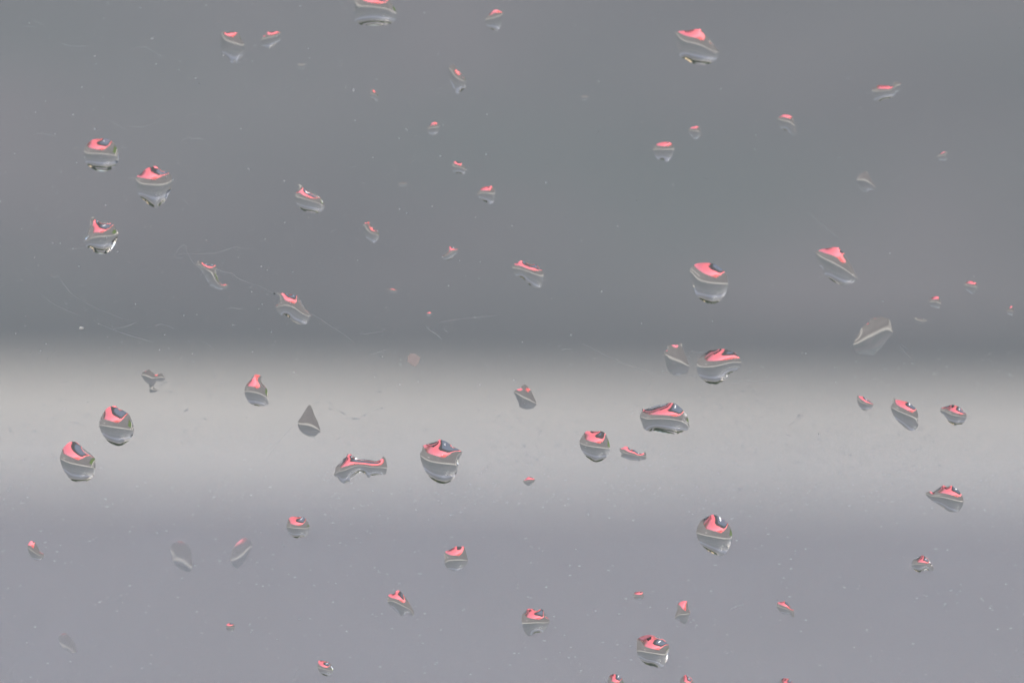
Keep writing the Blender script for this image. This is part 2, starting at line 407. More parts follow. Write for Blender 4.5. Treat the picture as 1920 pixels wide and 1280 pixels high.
# ------------------------------------------------------------------ rain drops
# (outline in photo pixels, mean edge steepness, label)
DROPS = [
 ([(672,-8),(690,-10),(705,-9),(716,-6),(727,-1),(735,8),(741,18),(744,27),(744,33),(740,40),(733,45),(720,48.5),(700,49),(680,48),(672,45),(664,38),(663,28),(664,15),(665,3)], .60, 'large drop cut off by the top edge of the picture'),
 ([(911,35),(916,28),(921,24),(926,20),(933,19.5),(939,22.5),(944.5,25.5),(945,30),(943,38),(940,48),(937,55),(932,58),(925,57),(917,54),(911,48),(909.5,42)], .50, 'small rounded drop near the top edge, right of the cut off drop'),
 ([(413,61),(418,60.5),(425,62),(433,61),(440,61.5),(446,62.5),(449,66),(451,72),(457,81),(458,92),(457.5,100),(455,106),(450,111),(449,119),(445,120),(440,117),(436,120),(430,115),(422,106),(415,96),(414,85),(413,75)], .50, 'squarish drop with a flat top edge at the upper left'),
 ([(492,69),(496,67),(500,61.5),(508,60.5),(517,60),(524,60.5),(528,62),(529,66),(527,74),(522,80),(517,84),(510,89),(503,92.5),(497,90),(491,86.5),(490,80),(491,74)], .48, 'small drop with a curved red bar, right of the squarish upper left drop'),
 ([(1264,62),(1278,59),(1290,58),(1300,56),(1307,55.5),(1315.6,56),(1319,61),(1326,69.5),(1332.5,79),(1342,90),(1348.5,98.5),(1347.5,105),(1341,114.5),(1334,119),(1323,122),(1309,122),(1299,120),(1285.6,112.5),(1275,107),(1270.6,95.6),(1268,82.5),(1265,70)], 0.56, 'largest drop at the upper right, pointed to the left'),
 ([(840,129),(850,121),(856,129),(866,140),(874,150),(873.5,156),(873,164),(868,169),(862,174),(857,179),(852,174),(849,164),(846,157),(843,148),(841,137)], 0.60, 'slanted narrow drop with a thin red dash below the top centre'),
 ([(694.5,166.5),(698,168),(703,171),(708,177),(710,184),(708,191),(702,189),(695,184),(693,178),(695,172)], 0.52, 'tiny slanted drop left of the narrow slanted drop'),
 ([(1634,174),(1636,167),(1640,165),(1646,161),(1655,160.5),(1665,161),(1672,162),(1676,155),(1680,153),(1688,158),(1690,165),(1687,172),(1681,174),(1676,181),(1668,185),(1657,188),(1645,191),(1637,187),(1636,180)], .50, 'wide soft drop with a raised right corner at the upper right'),
 ([(1458,222),(1463,219),(1468,216),(1475,216),(1482,218),(1487,222),(1488,228),(1491,235),(1491,242),(1495,250),(1492,255),(1485,256),(1480,250),(1473,245),(1464,242),(1460,236),(1458,229)], .48, 'small drop with a tail to the lower right, below the largest upper right drop'),
 ([(1290,245),(1295,240),(1301,238),(1308,237),(1312,240),(1313,245),(1315,250),(1312,256),(1308,261),(1300,262),(1297,257),(1292,250)], .48, 'tiny pale drop above and right of the small flat topped drop'),
 ([(1225,279),(1231,271),(1239,268),(1250,267),(1258,269),(1262,273),(1264,281),(1264,287),(1261,293),(1257,299),(1250,304),(1242,300),(1234,300),(1229,294),(1224,285)], .50, 'small round drop with a red cap, right of centre in the upper part'),
 ([(802,240),(806,235),(811,230),(814,228.5),(819,231),(823,235),(824,240),(823,246),(820,251),(815,254),(808,254),(803,249),(801,245)], .50, 'tiny drop with a red fleck below the narrow slanted drop'),
 ([(158,280.6),(163.3,271),(171.7,263.8),(177,261.6),(186.5,261),(197,260),(205.5,263.3),(214,270),(220,280.6),(222.4,291),(221.3,303.8),(217,311),(209.7,317.6),(199,321.8),(188.6,321.8),(178,319.7),(167.5,313),(161,306),(158,295.4)], 0.68, 'round clear drop at the far left, uppermost of three'),
 ([(255,333.4),(262.4,327),(275,316.5),(285.6,313.3),(294,312.3),(302.5,319.7),(318.4,326),(322.6,339.7),(320.5,354.5),(314,369),(308.9,377.7),(298.3,387),(293,390.3),(281.4,386),(268.8,375.6),(259.3,365),(255,348)], .64, 'large drop tapering to the bottom, right of the round left drop'),
 ([(848,308),(852,303.5),(858,304),(865,305),(868,309),(872,314),(875,318),(874,323),(870,327),(862,326),(853,325),(848,320)], .55, 'tiny drop with a jagged red line, left of centre in the upper half'),
 ([(747,344),(755,342),(764,344),(763,348),(756,351),(748,349)], 0.25, 'faint tiny flat drop without red, upper middle'),
 ([(168.5,415),(172,408),(174.5,405),(177,408),(181,412.5),(190.7,415.7),(201,416.7),(211.8,421),(218,429.4),(222,441),(217,453.6),(214,461),(205.5,471.6),(197,476.4),(186.5,476.4),(178,473.7),(167.5,466),(161,464),(158,453.6),(163.3,441),(168.6,425)], .66, 'drop with a pointed top at the far left, lowest of three'),
 ([(1758,294),(1760,290),(1765,287),(1770,285),(1776,286),(1776,292),(1776,298),(1772,302),(1764,302),(1759,299)], .42, 'tiny faint drop with a pink dot near the right edge'),
 ([(1607,336),(1613,328),(1618,324),(1625,322),(1630,330),(1635,340),(1640,348),(1643,353),(1640,357),(1634,357),(1628,358),(1622,362),(1615,358),(1609,350),(1606,342)], 0.33, 'faint three cornered drop at the upper right, barely tinted pink'),
 ([(554,347.5),(560,347),(564,346.5),(567,352),(574,357),(583,360.5),(593,366),(601.5,372),(605,379),(609.5,387),(606,392),(603,397),(596,400),(587,400),(576,398.5),(568,395),(560,388),(554,379),(553.5,370),(554,363),(559,358),(559,353)], 0.54, 'shell shaped drop with a long thin red arc, upper left of centre'),
 ([(894.5,367),(897,360),(900,355),(905,352),(910,350.5),(917,350),(924,348.5),(926,353),(928.5,360),(928.5,367),(928,377),(923,382),(918,383.5),(913,380),(906,377),(899,372)], .54, 'small drop with a red and black cap, just left of the picture centre line'),
 ([(680,420.5),(685,418),(688.5,416),(694,418.5),(696,422),(700,428),(706,433),(709,436),(711,443),(709,448),(705,454),(700,456.5),(693,453),(686,445),(683,435),(681.5,427)], .54, 'slanting leaf shaped drop with a wavy red line, left of centre'),
 ([(829,481),(833,478),(837,474),(840,470),(841.5,464),(847,463.5),(853,465.5),(858.5,468.5),(858.5,473),(855,477),(851,481),(847,485),(840,488.5),(833,487.5),(829,484)], .60, 'small wing shaped drop rising to the right, left of centre'),
 ([(960.5,502),(963,496),(969,494),(976,489),(981,491),(990,494),(999,496),(1006,497),(1010.5,502),(1018,509),(1019,518),(1018,528),(1016,537),(1008,540),(1000,539.5),(994,535),(988,531),(984,526),(978,521),(969,518),(964,515),(961,508)], 0.56, 'wide drop with a red arc on top, at the middle of the picture'),
 ([(1310,494),(1326.6,493.4),(1340.6,496),(1350,502),(1357,508),(1362.9,517),(1364.8,529),(1363.6,543),(1357,557),(1350,565),(1338,570),(1326.6,569),(1314.8,563),(1306.6,554.8),(1300.8,540.8),(1296,524.4),(1293.7,508),(1300.8,497.4)], .62, 'large round drop with a flat top above the bright band, right of centre'),
 ([(1528.5,475),(1533,471),(1540,468),(1552,466),(1564,464),(1573,465),(1576,469),(1583,476),(1586,483),(1593,493),(1600,506),(1605,517),(1606.5,524),(1600,530),(1593,533),(1583,535.5),(1574,534),(1564,529),(1554,522),(1545,514),(1542,505),(1535,496),(1531,485)], 0.54, 'large slanted drop leaning to the lower right, on the right side'),
 ([(1806.5,536),(1809,531),(1814,528.5),(1819,527.5),(1826,529),(1831,532),(1832.5,540),(1830,546),(1826,552),(1821,551),(1814,546),(1809,541)], .48, 'upper of two small drops close to the right edge above the bright band'),
 ([(1741.5,566.5),(1744.5,560),(1749,557.5),(1756,556),(1761,558),(1763,564),(1764.5,570),(1763,576),(1758,578.5),(1750,577),(1744,574),(1742,570)], .48, 'small blunt drop above the tiny pale bar shaped drop'),
 ([(1886.5,582.5),(1890,579),(1894,575),(1899.5,575),(1900.5,580),(1901,586),(1899,591),(1894,591.5),(1888.5,588)], .50, 'tiny drop nearest to the right edge above the bright band'),
 ([(1715,596.5),(1722,597.5),(1729,598.5),(1736,599.5),(1738.5,603),(1735,606),(1725,607.5),(1718,604),(1715,600)], 0.15, 'tiny pale bar shaped drop on the right side'),
 ([(367,498.5),(370,494),(371.5,489),(376,490),(380,493),(388,495.5),(396,496.5),(402,497.5),(405.5,498.5),(406.5,506),(405.5,512),(408,520),(411,527),(416,533),(424,533.5),(429,535),(427,540),(420,542.5),(412,543.5),(405,542.5),(398,538.5),(393,536),(391,531),(386,522),(380,511),(373,504),(368.5,500.5)], 0.50, 'boot shaped drop strung on a long scratch at the left'),
 ([(511.5,551),(519,549.5),(525,550),(534,550.5),(543,552.5),(550,553),(557,555),(562,563),(567,570),(572,579),(580,587),(582,590),(581.5,597),(577,605),(572,608.5),(562,608.5),(554,606),(546,601),(540,594),(533,591),(526,591),(521,585),(516.5,576),(520,571),(523,567),(524.5,563),(522,556),(517,552.5)], 0.52, 'fish shaped drop with a broad red back, on the scratch above the bright band'),
 ([(725,542.7),(734,541.8),(745,544.4),(744.4,548),(735.5,549.8),(726.7,546)], 0.30, 'tiny flat drop with an orange tint, above the bright band'),
 ([(1600,646),(1602,640),(1608,630),(1614,618),(1617,613),(1624,608),(1630,604),(1633,597),(1640,597),(1646,595),(1652,594),(1658,596.5),(1666,597.5),(1669,603),(1671,611),(1673,619),(1675,624),(1671,629),(1666,635),(1660,643),(1654,650),(1650,655),(1645,659),(1641,665),(1633,666.5),(1622,664.5),(1610,663.5),(1604,659),(1600.5,652)], 0.27, 'large grey drop leaning to the right with hardly any red'),
 ([(1242,666),(1245,664),(1246,659),(1251.5,656),(1251.5,649),(1255,647),(1263,647),(1271,647.5),(1275,644.5),(1278.5,645),(1279,651),(1282,659),(1286,667),(1290,678),(1292.5,685),(1291.5,692),(1288,699),(1280,701.5),(1270,702.5),(1262,703.5),(1256,699),(1251,691),(1248,680),(1246,670)], 0.32, 'grey tooth shaped drop left of the big oval drop at the band edge'),
 ([(1306.5,680),(1309,674),(1315,667),(1323,661),(1332,657.5),(1341,656),(1350,654.5),(1359,655),(1368,658),(1377,661),(1383,667),(1388,673),(1390,680),(1388,688),(1382,693),(1376,697),(1370,700.5),(1364,705),(1361,710),(1356,715),(1350,718),(1343,720.5),(1335,720.5),(1326,718),(1320,714),(1314,708),(1309,700),(1307,690)], .62, 'big oval drop straddling the upper edge of the bright band'),
 ([(264,703),(269,697),(274,695.5),(278,692),(282,695),(287,699),(292,703),(297,702),(302,700),(306,704),(310,708.5),(307,713),(302,715),(294,714.5),(291,719),(287.5,724),(290,729),(297,730),(293,734.5),(286,736),(280.5,736),(280,729),(279,721),(273,716),(268,709)], 0.21, 'grey funnel shaped drop with side arms on the left of the bright band'),
 ([(458,735),(458.5,730),(461,722),(466,716),(470,712.5),(473,706),(478,702),(484,703),(490,706),(491,711),(490,716),(494,722),(499,727),(502,735),(503.5,745),(503.5,753),(502.5,759),(497,761),(489,762),(479,760.5),(471,758),(465,752),(461,745),(458.5,739)], 0.54, 'bell shaped drop with a rough top on the bright band, left part'),
 ([(558,794),(558.5,790),(563,784),(570,773),(578,760),(580,759),(584,761),(587,771),(590,779),(595,789),(599,801),(601,810),(597,812),(594,816),(590,818),(580,818.5),(572,815),(565,810),(560,803)], 0.24, 'grey triangular drop pointing up on the bright band'),
 ([(963,736.5),(965,733),(970,730),(976,728.5),(978,724),(983,720.8),(988,723),(991.5,728),(996,733),(1000,742),(1003.5,749),(1006,756),(1004.5,761),(999,765.5),(990,767.8),(982,766.5),(974,763),(973.5,758),(970,750),(966,741)], 0.34, 'small kite shaped drop at the middle of the bright band'),
 ([(1199.5,782.5),(1201,776),(1204,770),(1203.5,766.5),(1207,768.5),(1214,766),(1222,763),(1232,759.5),(1242,757.8),(1250,756.2),(1258,755.5),(1266,756.8),(1272,761),(1278,766),(1284,773),(1289,782),(1291,789),(1291.5,796),(1293,801.5),(1288,806.5),(1280,810),(1270,813.8),(1260,813.8),(1248,812.5),(1236,810),(1226,808),(1219,808.5),(1210,806.5),(1205.5,800),(1204,794),(1201.5,788)], .62, 'widest drop, loaf shaped with a big red dome, on the bright band'),
 ([(186,799),(187.6,786.4),(192.5,776.6),(199.5,766.7),(206.6,762.5),(216.4,761),(222,766),(231.9,770),(241.7,777),(247.4,789),(250.9,800.5),(250,813),(245,823),(236,831.4),(224.9,836.3),(215,835),(205,830),(196.7,821.6),(190.4,811.7)], .64, 'upper right one of two large drops at the left end of the bright band'),
 ([(112,861),(113.8,851),(118,841),(125,832.8),(132,828.6),(141.9,828.6),(149,834),(158.8,842.7),(170,851),(177.7,859.5),(179,870.8),(177.7,883.5),(173.5,894.7),(164.4,901.7),(153,904.8),(141.9,903.9),(132,899),(123.6,889),(117,877.8),(113.8,868)], .64, 'lower left one of two large drops at the left end of the bright band'),
 ([(625.8,891),(628,884.4),(629,877),(632.8,872),(638.4,866.6),(644,860),(649.7,856),(650.6,851),(654.4,852.5),(656.7,850.6),(661.9,855.3),(667.5,858),(679.7,860),(693.7,862.3),(705,863.8),(712.5,862.3),(719,856),(722.8,860),(724.7,867.5),(726,875),(725,883.4),(721.9,889.5),(712.5,890),(703,891),(694.7,892.3),(692.8,895.4),(689,895),(687,891),(681.6,886.7),(675,886),(667.5,890),(659,896.6),(657,901.7),(648.8,905),(643,906),(636.6,901),(632.8,895.6)], .62, 'long bridge shaped drop with a straight red bar on the bright band'),
 ([(787.5,851.5),(791.5,843),(792.7,836),(805.6,831.5),(820.8,827),(822.6,824),(829,825),(836,827.5),(842,831.5),(850,837.4),(857,841),(866.5,848),(863,855),(859.5,864),(859.5,873.7),(857,885.4),(852.5,894.8),(845.4,901.8),(836,906.5),(825.5,906.5),(816,903),(806.8,896),(798.6,885.4),(792.7,873.7),(788.6,860.8)], .64, 'largest drop with a red crown on the bright band, left of centre'),
 ([(1086.5,828),(1090,820),(1095,813),(1099,808.8),(1110,808.5),(1120,808.8),(1128,808.5),(1135,813),(1139,821),(1142.5,831),(1144,840),(1142,850),(1137,858),(1130,863),(1123,865.8),(1116,866.5),(1108,863),(1099,856),(1092,847),(1088,838)], .64, 'round drop with a flat top below and left of the widest drop'),
 ([(1161.5,842),(1167,840),(1173,837),(1179,839.5),(1183,842.5),(1188,843),(1193,846),(1198,849.5),(1204,850.5),(1210,847.5),(1212,853),(1212,859),(1209,862),(1202,862),(1200,865.5),(1193,863.5),(1181,862.5),(1172,859),(1164,855.5),(1166,850),(1162.5,847)], 0.42, 'small flat ragged drop with three red dots beside the round flat topped drop'),
 ([(980.5,902.7),(984.8,898.4),(989.5,895),(995,894.5),(999,896.5),(1003.6,899.2),(1000.5,904.7),(995.8,909.4),(990.3,910.5),(985.6,907.8)], 0.42, 'tiny boat shaped drop at the lower edge of the bright band'),
 ([(1606.8,748),(1608,741.3),(1612,743),(1618.7,743.7),(1626,748),(1632,752.7),(1638,759.3),(1634.3,765.3),(1629.5,767.7),(1626,769.7),(1616.4,768.5),(1611.6,762.3),(1608,754)], 0.54, 'leftmost and smallest of three drops at the right end of the bright band'),
 ([(1670,764.7),(1671.5,760),(1675,755),(1672.7,748),(1676,746),(1679.8,749.7),(1685.8,750.3),(1694,752),(1703.8,755),(1712,761),(1718,767),(1721.8,776.7),(1721.8,788.6),(1721.8,798.2),(1717,805.4),(1708.6,807.8),(1701.4,805.4),(1691.8,798.2),(1682,788.6),(1675,778)], 0.54, 'middle and tallest of three drops at the right end of the bright band'),
 ([(1762.5,768.3),(1763.7,765.3),(1773.3,762.3),(1784,759.3),(1793.6,761),(1800.8,764.7),(1806.8,770.7),(1812,776.7),(1811.6,786.2),(1805.6,794),(1797,797.6),(1787.6,796.8),(1779.3,791.6),(1773.3,782.7),(1769.7,777.9),(1763.7,773)], .64, 'rightmost of three drops at the right end of the bright band'),
 ([(1735,926),(1737,923),(1744,921),(1749,923),(1756,918),(1763,913),(1769,910),(1776,912.5),(1784,910.5),(1790,914),(1797,919),(1802,926),(1806,934),(1807,941),(1805,947),(1801,954),(1796,959),(1786,960),(1777,957.5),(1769,952),(1760,946),(1750,940),(1742,934)], 0.52, 'drop like a paper boat at the lower right edge of the bright band'),
 ([(537,988),(538.5,980),(540,975),(544,970),(550,968.5),(560,969),(569,969.5),(575,975),(578,981),(580.5,986),(579,994),(577,1000),(574,1006),(566,1007),(558,1009),(550,1007),(543,1001),(539,994)], .64, 'round drop with a red saddle just below the bright band, left of centre'),
 ([(51,1024),(55,1017),(58,1014),(66,1017),(70,1024),(75,1034),(83,1039),(80,1047),(72,1050),(62,1047),(55,1038),(52,1030)], .50, 'small slanted drop with a pink dash near the left edge'),
 ([(319,1029),(323,1020),(330,1015),(340,1015),(350,1020),(356,1028),(359,1040),(360.5,1052),(361.5,1061),(359,1067),(354,1072),(346,1070),(338,1065),(329,1059),(323,1052),(323,1042)], 0.18, 'faint drop without red, only a pale curved line, lower left'),
 ([(432,1049),(433,1040),(437,1028),(444,1018),(450,1013),(460,1007),(469,1014),(473,1023),(469,1032),(464,1042),(458,1054),(450,1062),(444,1066),(436,1060)], 0.27, 'faint upright oval drop with one pink dot, lower left'),
 ([(833.5,1057),(834,1048),(833,1040),(835,1034),(842,1031),(848,1028),(856,1024),(863,1025),(870,1024.5),(873,1032),(875,1042),(877.5,1050),(874,1058),(868,1065),(858,1070),(848,1069),(838,1064)], .50, 'pale drop with a pink cap and a rising pale line, lower middle'),
 ([(1305.5,998),(1306.9,990.6),(1312.5,978.4),(1321,971.9),(1331,967),(1335,964.8),(1341.5,965.8),(1349,969),(1357.5,974.7),(1364,980),(1369,988.7),(1372.5,1000),(1372.5,1009.4),(1370,1019.7),(1366,1030),(1359,1038.4),(1350,1041.7),(1339.7,1039),(1327.5,1032.8),(1316,1022.5),(1309.7,1013),(1306.9,1004.7)], .64, 'largest drop below the bright band, right of centre'),
 ([(1708.5,1058),(1711,1050),(1716,1046),(1723,1042.5),(1730,1041),(1736,1044),(1742,1049),(1745,1055),(1750,1064),(1750,1070),(1743,1070),(1737,1068),(1730,1071),(1724,1073),(1717,1070),(1710,1064)], .66, 'small hooked drop with a red beak below the band at the right'),
 ([(727,1130),(727,1117),(731,1114),(738,1113),(744,1107),(750,1108),(756,1114),(763,1124),(770,1134),(775,1144),(776.5,1153),(773,1154),(768,1150),(762,1151),(754,1154),(747,1149),(740,1142),(732,1135)], .50, 'pale drop with a long slanting pink dash, lower middle left'),
 ([(979.5,1174),(978,1160),(979,1152),(984,1147),(989,1141.5),(997,1141),(1006,1143),(1016,1142),(1020,1146),(1024,1155),(1029,1160),(1030.5,1165),(1026,1175),(1019,1184),(1010,1186),(1002,1188),(993,1192),(986,1188),(982,1180)], .60, 'drop with a pink hat shaped top at the lower centre'),
 ([(1187.5,1118.5),(1188.5,1112),(1194,1109.5),(1200,1108.5),(1205,1110),(1206.5,1114),(1207.5,1119),(1204,1123),(1196,1125),(1190,1122.5)], .50, 'tiny drop with a pink dash above the bottom oval drop'),
 ([(1265.5,1160),(1267,1150),(1270,1143),(1269.5,1135),(1273,1130),(1279,1127),(1285,1126.5),(1289.5,1127.5),(1290,1136),(1292,1144),(1295,1149),(1292,1154),(1289.5,1162),(1285,1169),(1278,1167),(1271,1161)], .50, 'pale star shaped drop with two red spots above the bottom oval drop'),
 ([(1456,1133),(1459.5,1128.5),(1466,1128),(1472,1127),(1478,1131.5),(1483,1139),(1488,1143.5),(1488.5,1151),(1490,1156),(1486,1156.5),(1481,1151),(1472,1151),(1463,1147),(1457.5,1140)], .50, 'small slanting drop with a jagged pink edge right of the short white fibre'),
 ([(1194,1209),(1194,1200),(1199,1195),(1207,1191.5),(1215,1190),(1225,1191),(1234,1194),(1243,1198),(1250,1204),(1255,1210),(1254,1220),(1252,1230),(1249,1242),(1243,1250),(1236,1252),(1226,1249),(1215,1247),(1207,1242),(1200,1234),(1195,1226),(1193.5,1217)], .68, 'bright oval drop holding the whole red car near the bottom edge'),
 ([(1142,1268),(1146,1265),(1152,1263.5),(1158,1265),(1164,1269),(1168,1275),(1169,1284),(1164,1294),(1154,1298),(1145,1294),(1140,1284),(1140,1275)], .64, 'drop cut by the bottom edge, left of the oval drop'),
 ([(1276,1274),(1280,1268),(1286,1264.5),(1290,1267),(1296,1271),(1300,1277),(1301,1286),(1296,1294),(1287,1296),(1279,1290),(1275,1282)], .66, 'drop cut by the bottom edge, right of the oval drop'),
 ([(595.6,1242.5),(598,1238),(605,1238.6),(612.8,1240),(619.8,1243),(622,1248.8),(624.5,1258),(618,1266.7),(610.5,1266.7),(600.3,1262),(596.4,1255),(594.8,1248.8)], .64, 'small drop with a red arc near the bottom edge at the left'),
 ([(1461,1278),(1465,1273),(1471,1271),(1478,1272),(1484,1275),(1487,1282),(1486,1291),(1479,1298),(1469,1297),(1462,1290)], .66, 'rightmost drop cut by the bottom edge'),
 ([(424,1172),(427,1169),(432,1168),(438,1169),(440,1173),(439,1179),(434,1183),(427,1181),(424,1177)], 0.50, 'tiny drop that is only a pink dot, lower left'),
 ([(110,1200),(112,1191),(120,1187),(128,1188),(134,1196),(140,1207),(143,1220),(138,1224),(128,1220),(118,1214)], 0.14, 'very faint drop with a pale streak at the bottom left'),
 ([(554.4,120.3),(562.5,120.8),(571,120.3),(576,121.2),(574.7,127.8),(565,131.5),(557,127.8)], 0.18, 'faint tiny flat drop at the upper left below the curved red bar drop'),
 ([(799.4,588),(805.6,585.7),(810,588),(807,592.3),(801,592.3)], .42, 'minute reddish drop above the bright band left of centre'),
 ([(1090,182),(1096,179),(1103,182),(1103,187),(1096,190),(1090,187)], .25, 'very faint round drop left of the largest upper right drop'),
]

def resample(pts, step):
    """closed centripetal Catmull-Rom"""
    P = np.array(pts, float); n = len(P); out = []
    for i in range(n):
        p0, p1, p2, p3 = P[i - 1], P[i], P[(i + 1) % n], P[(i + 2) % n]
        L = np.linalg.norm(p2 - p1); k = max(1, int(round(L / step)))
        for j in range(k):
            t = j / k
            m1 = (p2 - p0) * 0.5; m2 = (p3 - p1) * 0.5
            lim = L * 0.9
            for m in (m1, m2):
                l = np.linalg.norm(m)
                if l > lim: m *= lim / l
            h00 = 2*t**3-3*t**2+1; h10 = t**3-2*t**2+t; h01 = -2*t**3+3*t**2; h11 = t**3-t**2
            out.append(h00*p1 + h10*m1 + h01*p2 + h11*m2)
    return np.array(out)

def inside(poly, q):
    x, y = q[:, 0], q[:, 1]; c = np.zeros(len(q), bool)
    n = len(poly); j = n - 1
    for i in range(n):
        xi, yi = poly[i]; xj, yj = poly[j]
        if yi != yj:
            c ^= ((yi > y) != (yj > y)) & (x < (xj - xi) * (y - yi) / (yj - yi) + xi)
        j = i
    return c

def seg_dist(poly, q):
    a = poly; b = np.roll(poly, -1, 0); d = b - a
    l2 = (d ** 2).sum(1) + 1e-12
    t = np.clip(((q[:, None, :] - a[None]) * d[None]).sum(2) / l2[None], 0, 1)
    return np.sqrt((((a[None] + t[..., None] * d[None]) - q[:, None, :]) ** 2).sum(2)).min(1)

def make_drop(outline, steep, label, sag=0.32):
    poly = resample([unproject(*p) for p in outline], 1.5 * PX) * 1000.0   # mm, (x, z)
    area = 0.5 * abs(np.sum(poly[:, 0] * np.roll(poly[:, 1], -1) - np.roll(poly[:, 0], -1) * poly[:, 1]))
    per = np.linalg.norm(poly - np.roll(poly, -1, 0), axis=1).sum()
    s = max(1.5 * PX * 1000, math.sqrt(area / 1100 * 1.15))
    lo, hi = poly.min(0), poly.max(0)
    xs = np.arange(lo[0], hi[0] + s, s); zs = np.arange(lo[1], hi[1] + s, s * 0.866)
    g = np.array([(x + (s / 2 if k % 2 else 0), z) for k, z in enumerate(zs) for x in xs])
    g = g[inside(poly, g)]
    if len(g): g = g[seg_dist(poly, g) > 0.55 * s]
    if len(g) == 0: g = poly.mean(0)[None]
    nb = len(poly)
    pts = [Vector(p) for p in poly] + [Vector(p) for p in g]
    r = delaunay_2d_cdt(pts, [], [list(range(nb))], 1, 1e-6)
    V = np.array([(v.x, v.y) for v in r[0]]); F = np.array([f for f in r[2] if len(f) == 3])
    if len(F) == 0: return None
    # boundary vertices: edges used once
    cnt = {}
    for f in F:
        for a, b in ((f[0], f[1]), (f[1], f[2]), (f[2], f[0])):
            k = (min(a, b), max(a, b)); cnt[k] = cnt.get(k, 0) + 1
    bd = np.zeros(len(V), bool)
    for (a, b), c in cnt.items():
        if c == 1: bd[a] = bd[b] = True
    p0, p1, p2 = V[F[:, 0]], V[F[:, 1]], V[F[:, 2]]
    A2 = (p1[:, 0]-p0[:, 0])*(p2[:, 1]-p0[:, 1]) - (p2[:, 0]-p0[:, 0])*(p1[:, 1]-p0[:, 1])
    sw = A2 < 0
    F[sw] = F[sw][:, [0, 2, 1]]
    p0, p1, p2 = V[F[:, 0]], V[F[:, 1]], V[F[:, 2]]; A2 = np.abs(A2); A2 = np.maximum(A2, 1e-9)
    G = np.stack([np.stack([p1[:, 1]-p2[:, 1], p2[:, 0]-p1[:, 0]], 1), np.stack([p2[:, 1]-p0[:, 1], p0[:, 0]-p2[:, 0]], 1), np.stack([p0[:, 1]-p1[:, 1], p1[:, 0]-p0[:, 0]], 1)], 1) / A2[:, None, None]
    K0 = np.einsum('tid,tjd->tij', G, G) * (A2 / 2)[:, None, None]
    zc = (p0[:, 1] + p1[:, 1] + p2[:, 1]) / 3
    half = max(1e-6, (hi[1] - lo[1]) / 2); zm = (hi[1] + lo[1]) / 2
    k = steep * per / area
    load = k * (1 + sag * (zm - zc) / half) * A2 / 6
    b = np.zeros(len(V)); np.add.at(b, F.ravel(), np.repeat(load, 3))
    fr = np.where(~bd)[0]; idx = -np.ones(len(V), int); idx[fr] = np.arange(len(fr))
    h = np.zeros(len(V))
    if len(fr) == 0: return None
    for it in range(6):
        gr = np.einsum('tid,ti->td', G, h[F]); g2 = np.minimum((gr ** 2).sum(1), 1.9)
        w = 1 / np.sqrt(1 + g2)
        K = np.zeros((len(fr), len(fr)))
        Kt = K0 * w[:, None, None]
        I = idx[F]; 
        ii = np.repeat(I[:, :, None], 3, 2); jj = np.repeat(I[:, None, :], 3, 1)
        ok = (ii >= 0) & (jj >= 0)
        np.add.at(K, (ii[ok], jj[ok]), Kt[ok])
        hn = np.linalg.solve(K, b[fr])
        h[fr] = hn if it == 0 else 0.3 * h[fr] + 0.7 * hn
    gap = 0.07
    c = V.mean(0)
    n = len(V)
    top = [((V[i, 0]-c[0])*1e-3, (gap + h[i])*1e-3, (V[i, 1]-c[1])*1e-3) for i in range(n)]
    base = [((V[i, 0]-c[0])*1e-3, gap*1e-3, (V[i, 1]-c[1])*1e-3) for i in range(n)]
    # (x,z) ccw seen from -y; outer face must look to +y
    faces = [(int(f[0]), int(f[2]), int(f[1])) for f in F] + [(int(f[0]) + n, int(f[1]) + n, int(f[2]) + n) for f in F]
    o = link('water_drop', top + base, faces, M_water, smooth=True)
    o.location = (c[0] * 1e-3, 0, c[1] * 1e-3)
    tag(o, label, 'water drop', 'rain drops on the window pane')
    return poly / 1000.0

polys = []; all_drops = []
for (pts, steep, label) in DROPS:
    pl = make_drop(pts, steep, label, 0.55 if steep >= 0.62 else 0.32)   # heavy drops sag
    if pl is not None:
        all_drops.append(pl)
        if 'faint' not in label: polys.append(pl)     # the faintest drops stay covered by the film

# ------------------------------------------------------------------ thin pale film on the outer face, denser towards the bottom, open at the drops
fv = [Vector(p) * 1000 for p in ((-0.06, -0.045), (0.06, -0.045), (0.06, 0.045), (-0.06, 0.045))]
ff = [[0, 1, 2, 3]]
for pl in polys:
    k = len(fv); fv += [Vector(p) * 1000 for p in pl]; ff.append(list(range(k, k + len(pl))))
r = delaunay_2d_cdt(fv, [], ff, 0, 1e-6)
fverts = [(v.x / 1000, 0.00005, v.y / 1000) for v in r[0]]
cen = np.array([[sum(r[0][i].x for i in f) / len(f) / 1000, sum(r[0][i].y for i in f) / len(f) / 1000] for f in r[2]])
keep = np.ones(len(cen), bool)
for pl in polys:
    lo_, hi_ = pl.min(0), pl.max(0)
    nr = np.where((cen > lo_).all(1) & (cen < hi_).all(1))[0]
    if len(nr): keep[nr[inside(pl, cen[nr])]] = False
ffaces = [f for f, kq in zip(r[2], keep) if kq]
M_film, nt, mx = translucent_mat('pale_film', (0.79, 0.815, 0.86), 0.1)
tc = nt.nodes.new('ShaderNodeTexCoord'); sep = nt.nodes.new('ShaderNodeSeparateXYZ')
nt.links.new(tc.outputs['Object'], sep.inputs[0])
zt = unproject(960, 640)[1]; zb = unproject(960, 950)[1]
mr = nt.nodes.new('ShaderNodeMapRange'); mr.interpolation_type = 'SMOOTHSTEP'
mr.inputs[1].default_value = zb; mr.inputs[2].default_value = zt; mr.inputs[3].default_value = 0.22; mr.inputs[4].default_value = 0.02
nt.links.new(sep.outputs[2], mr.inputs[0])
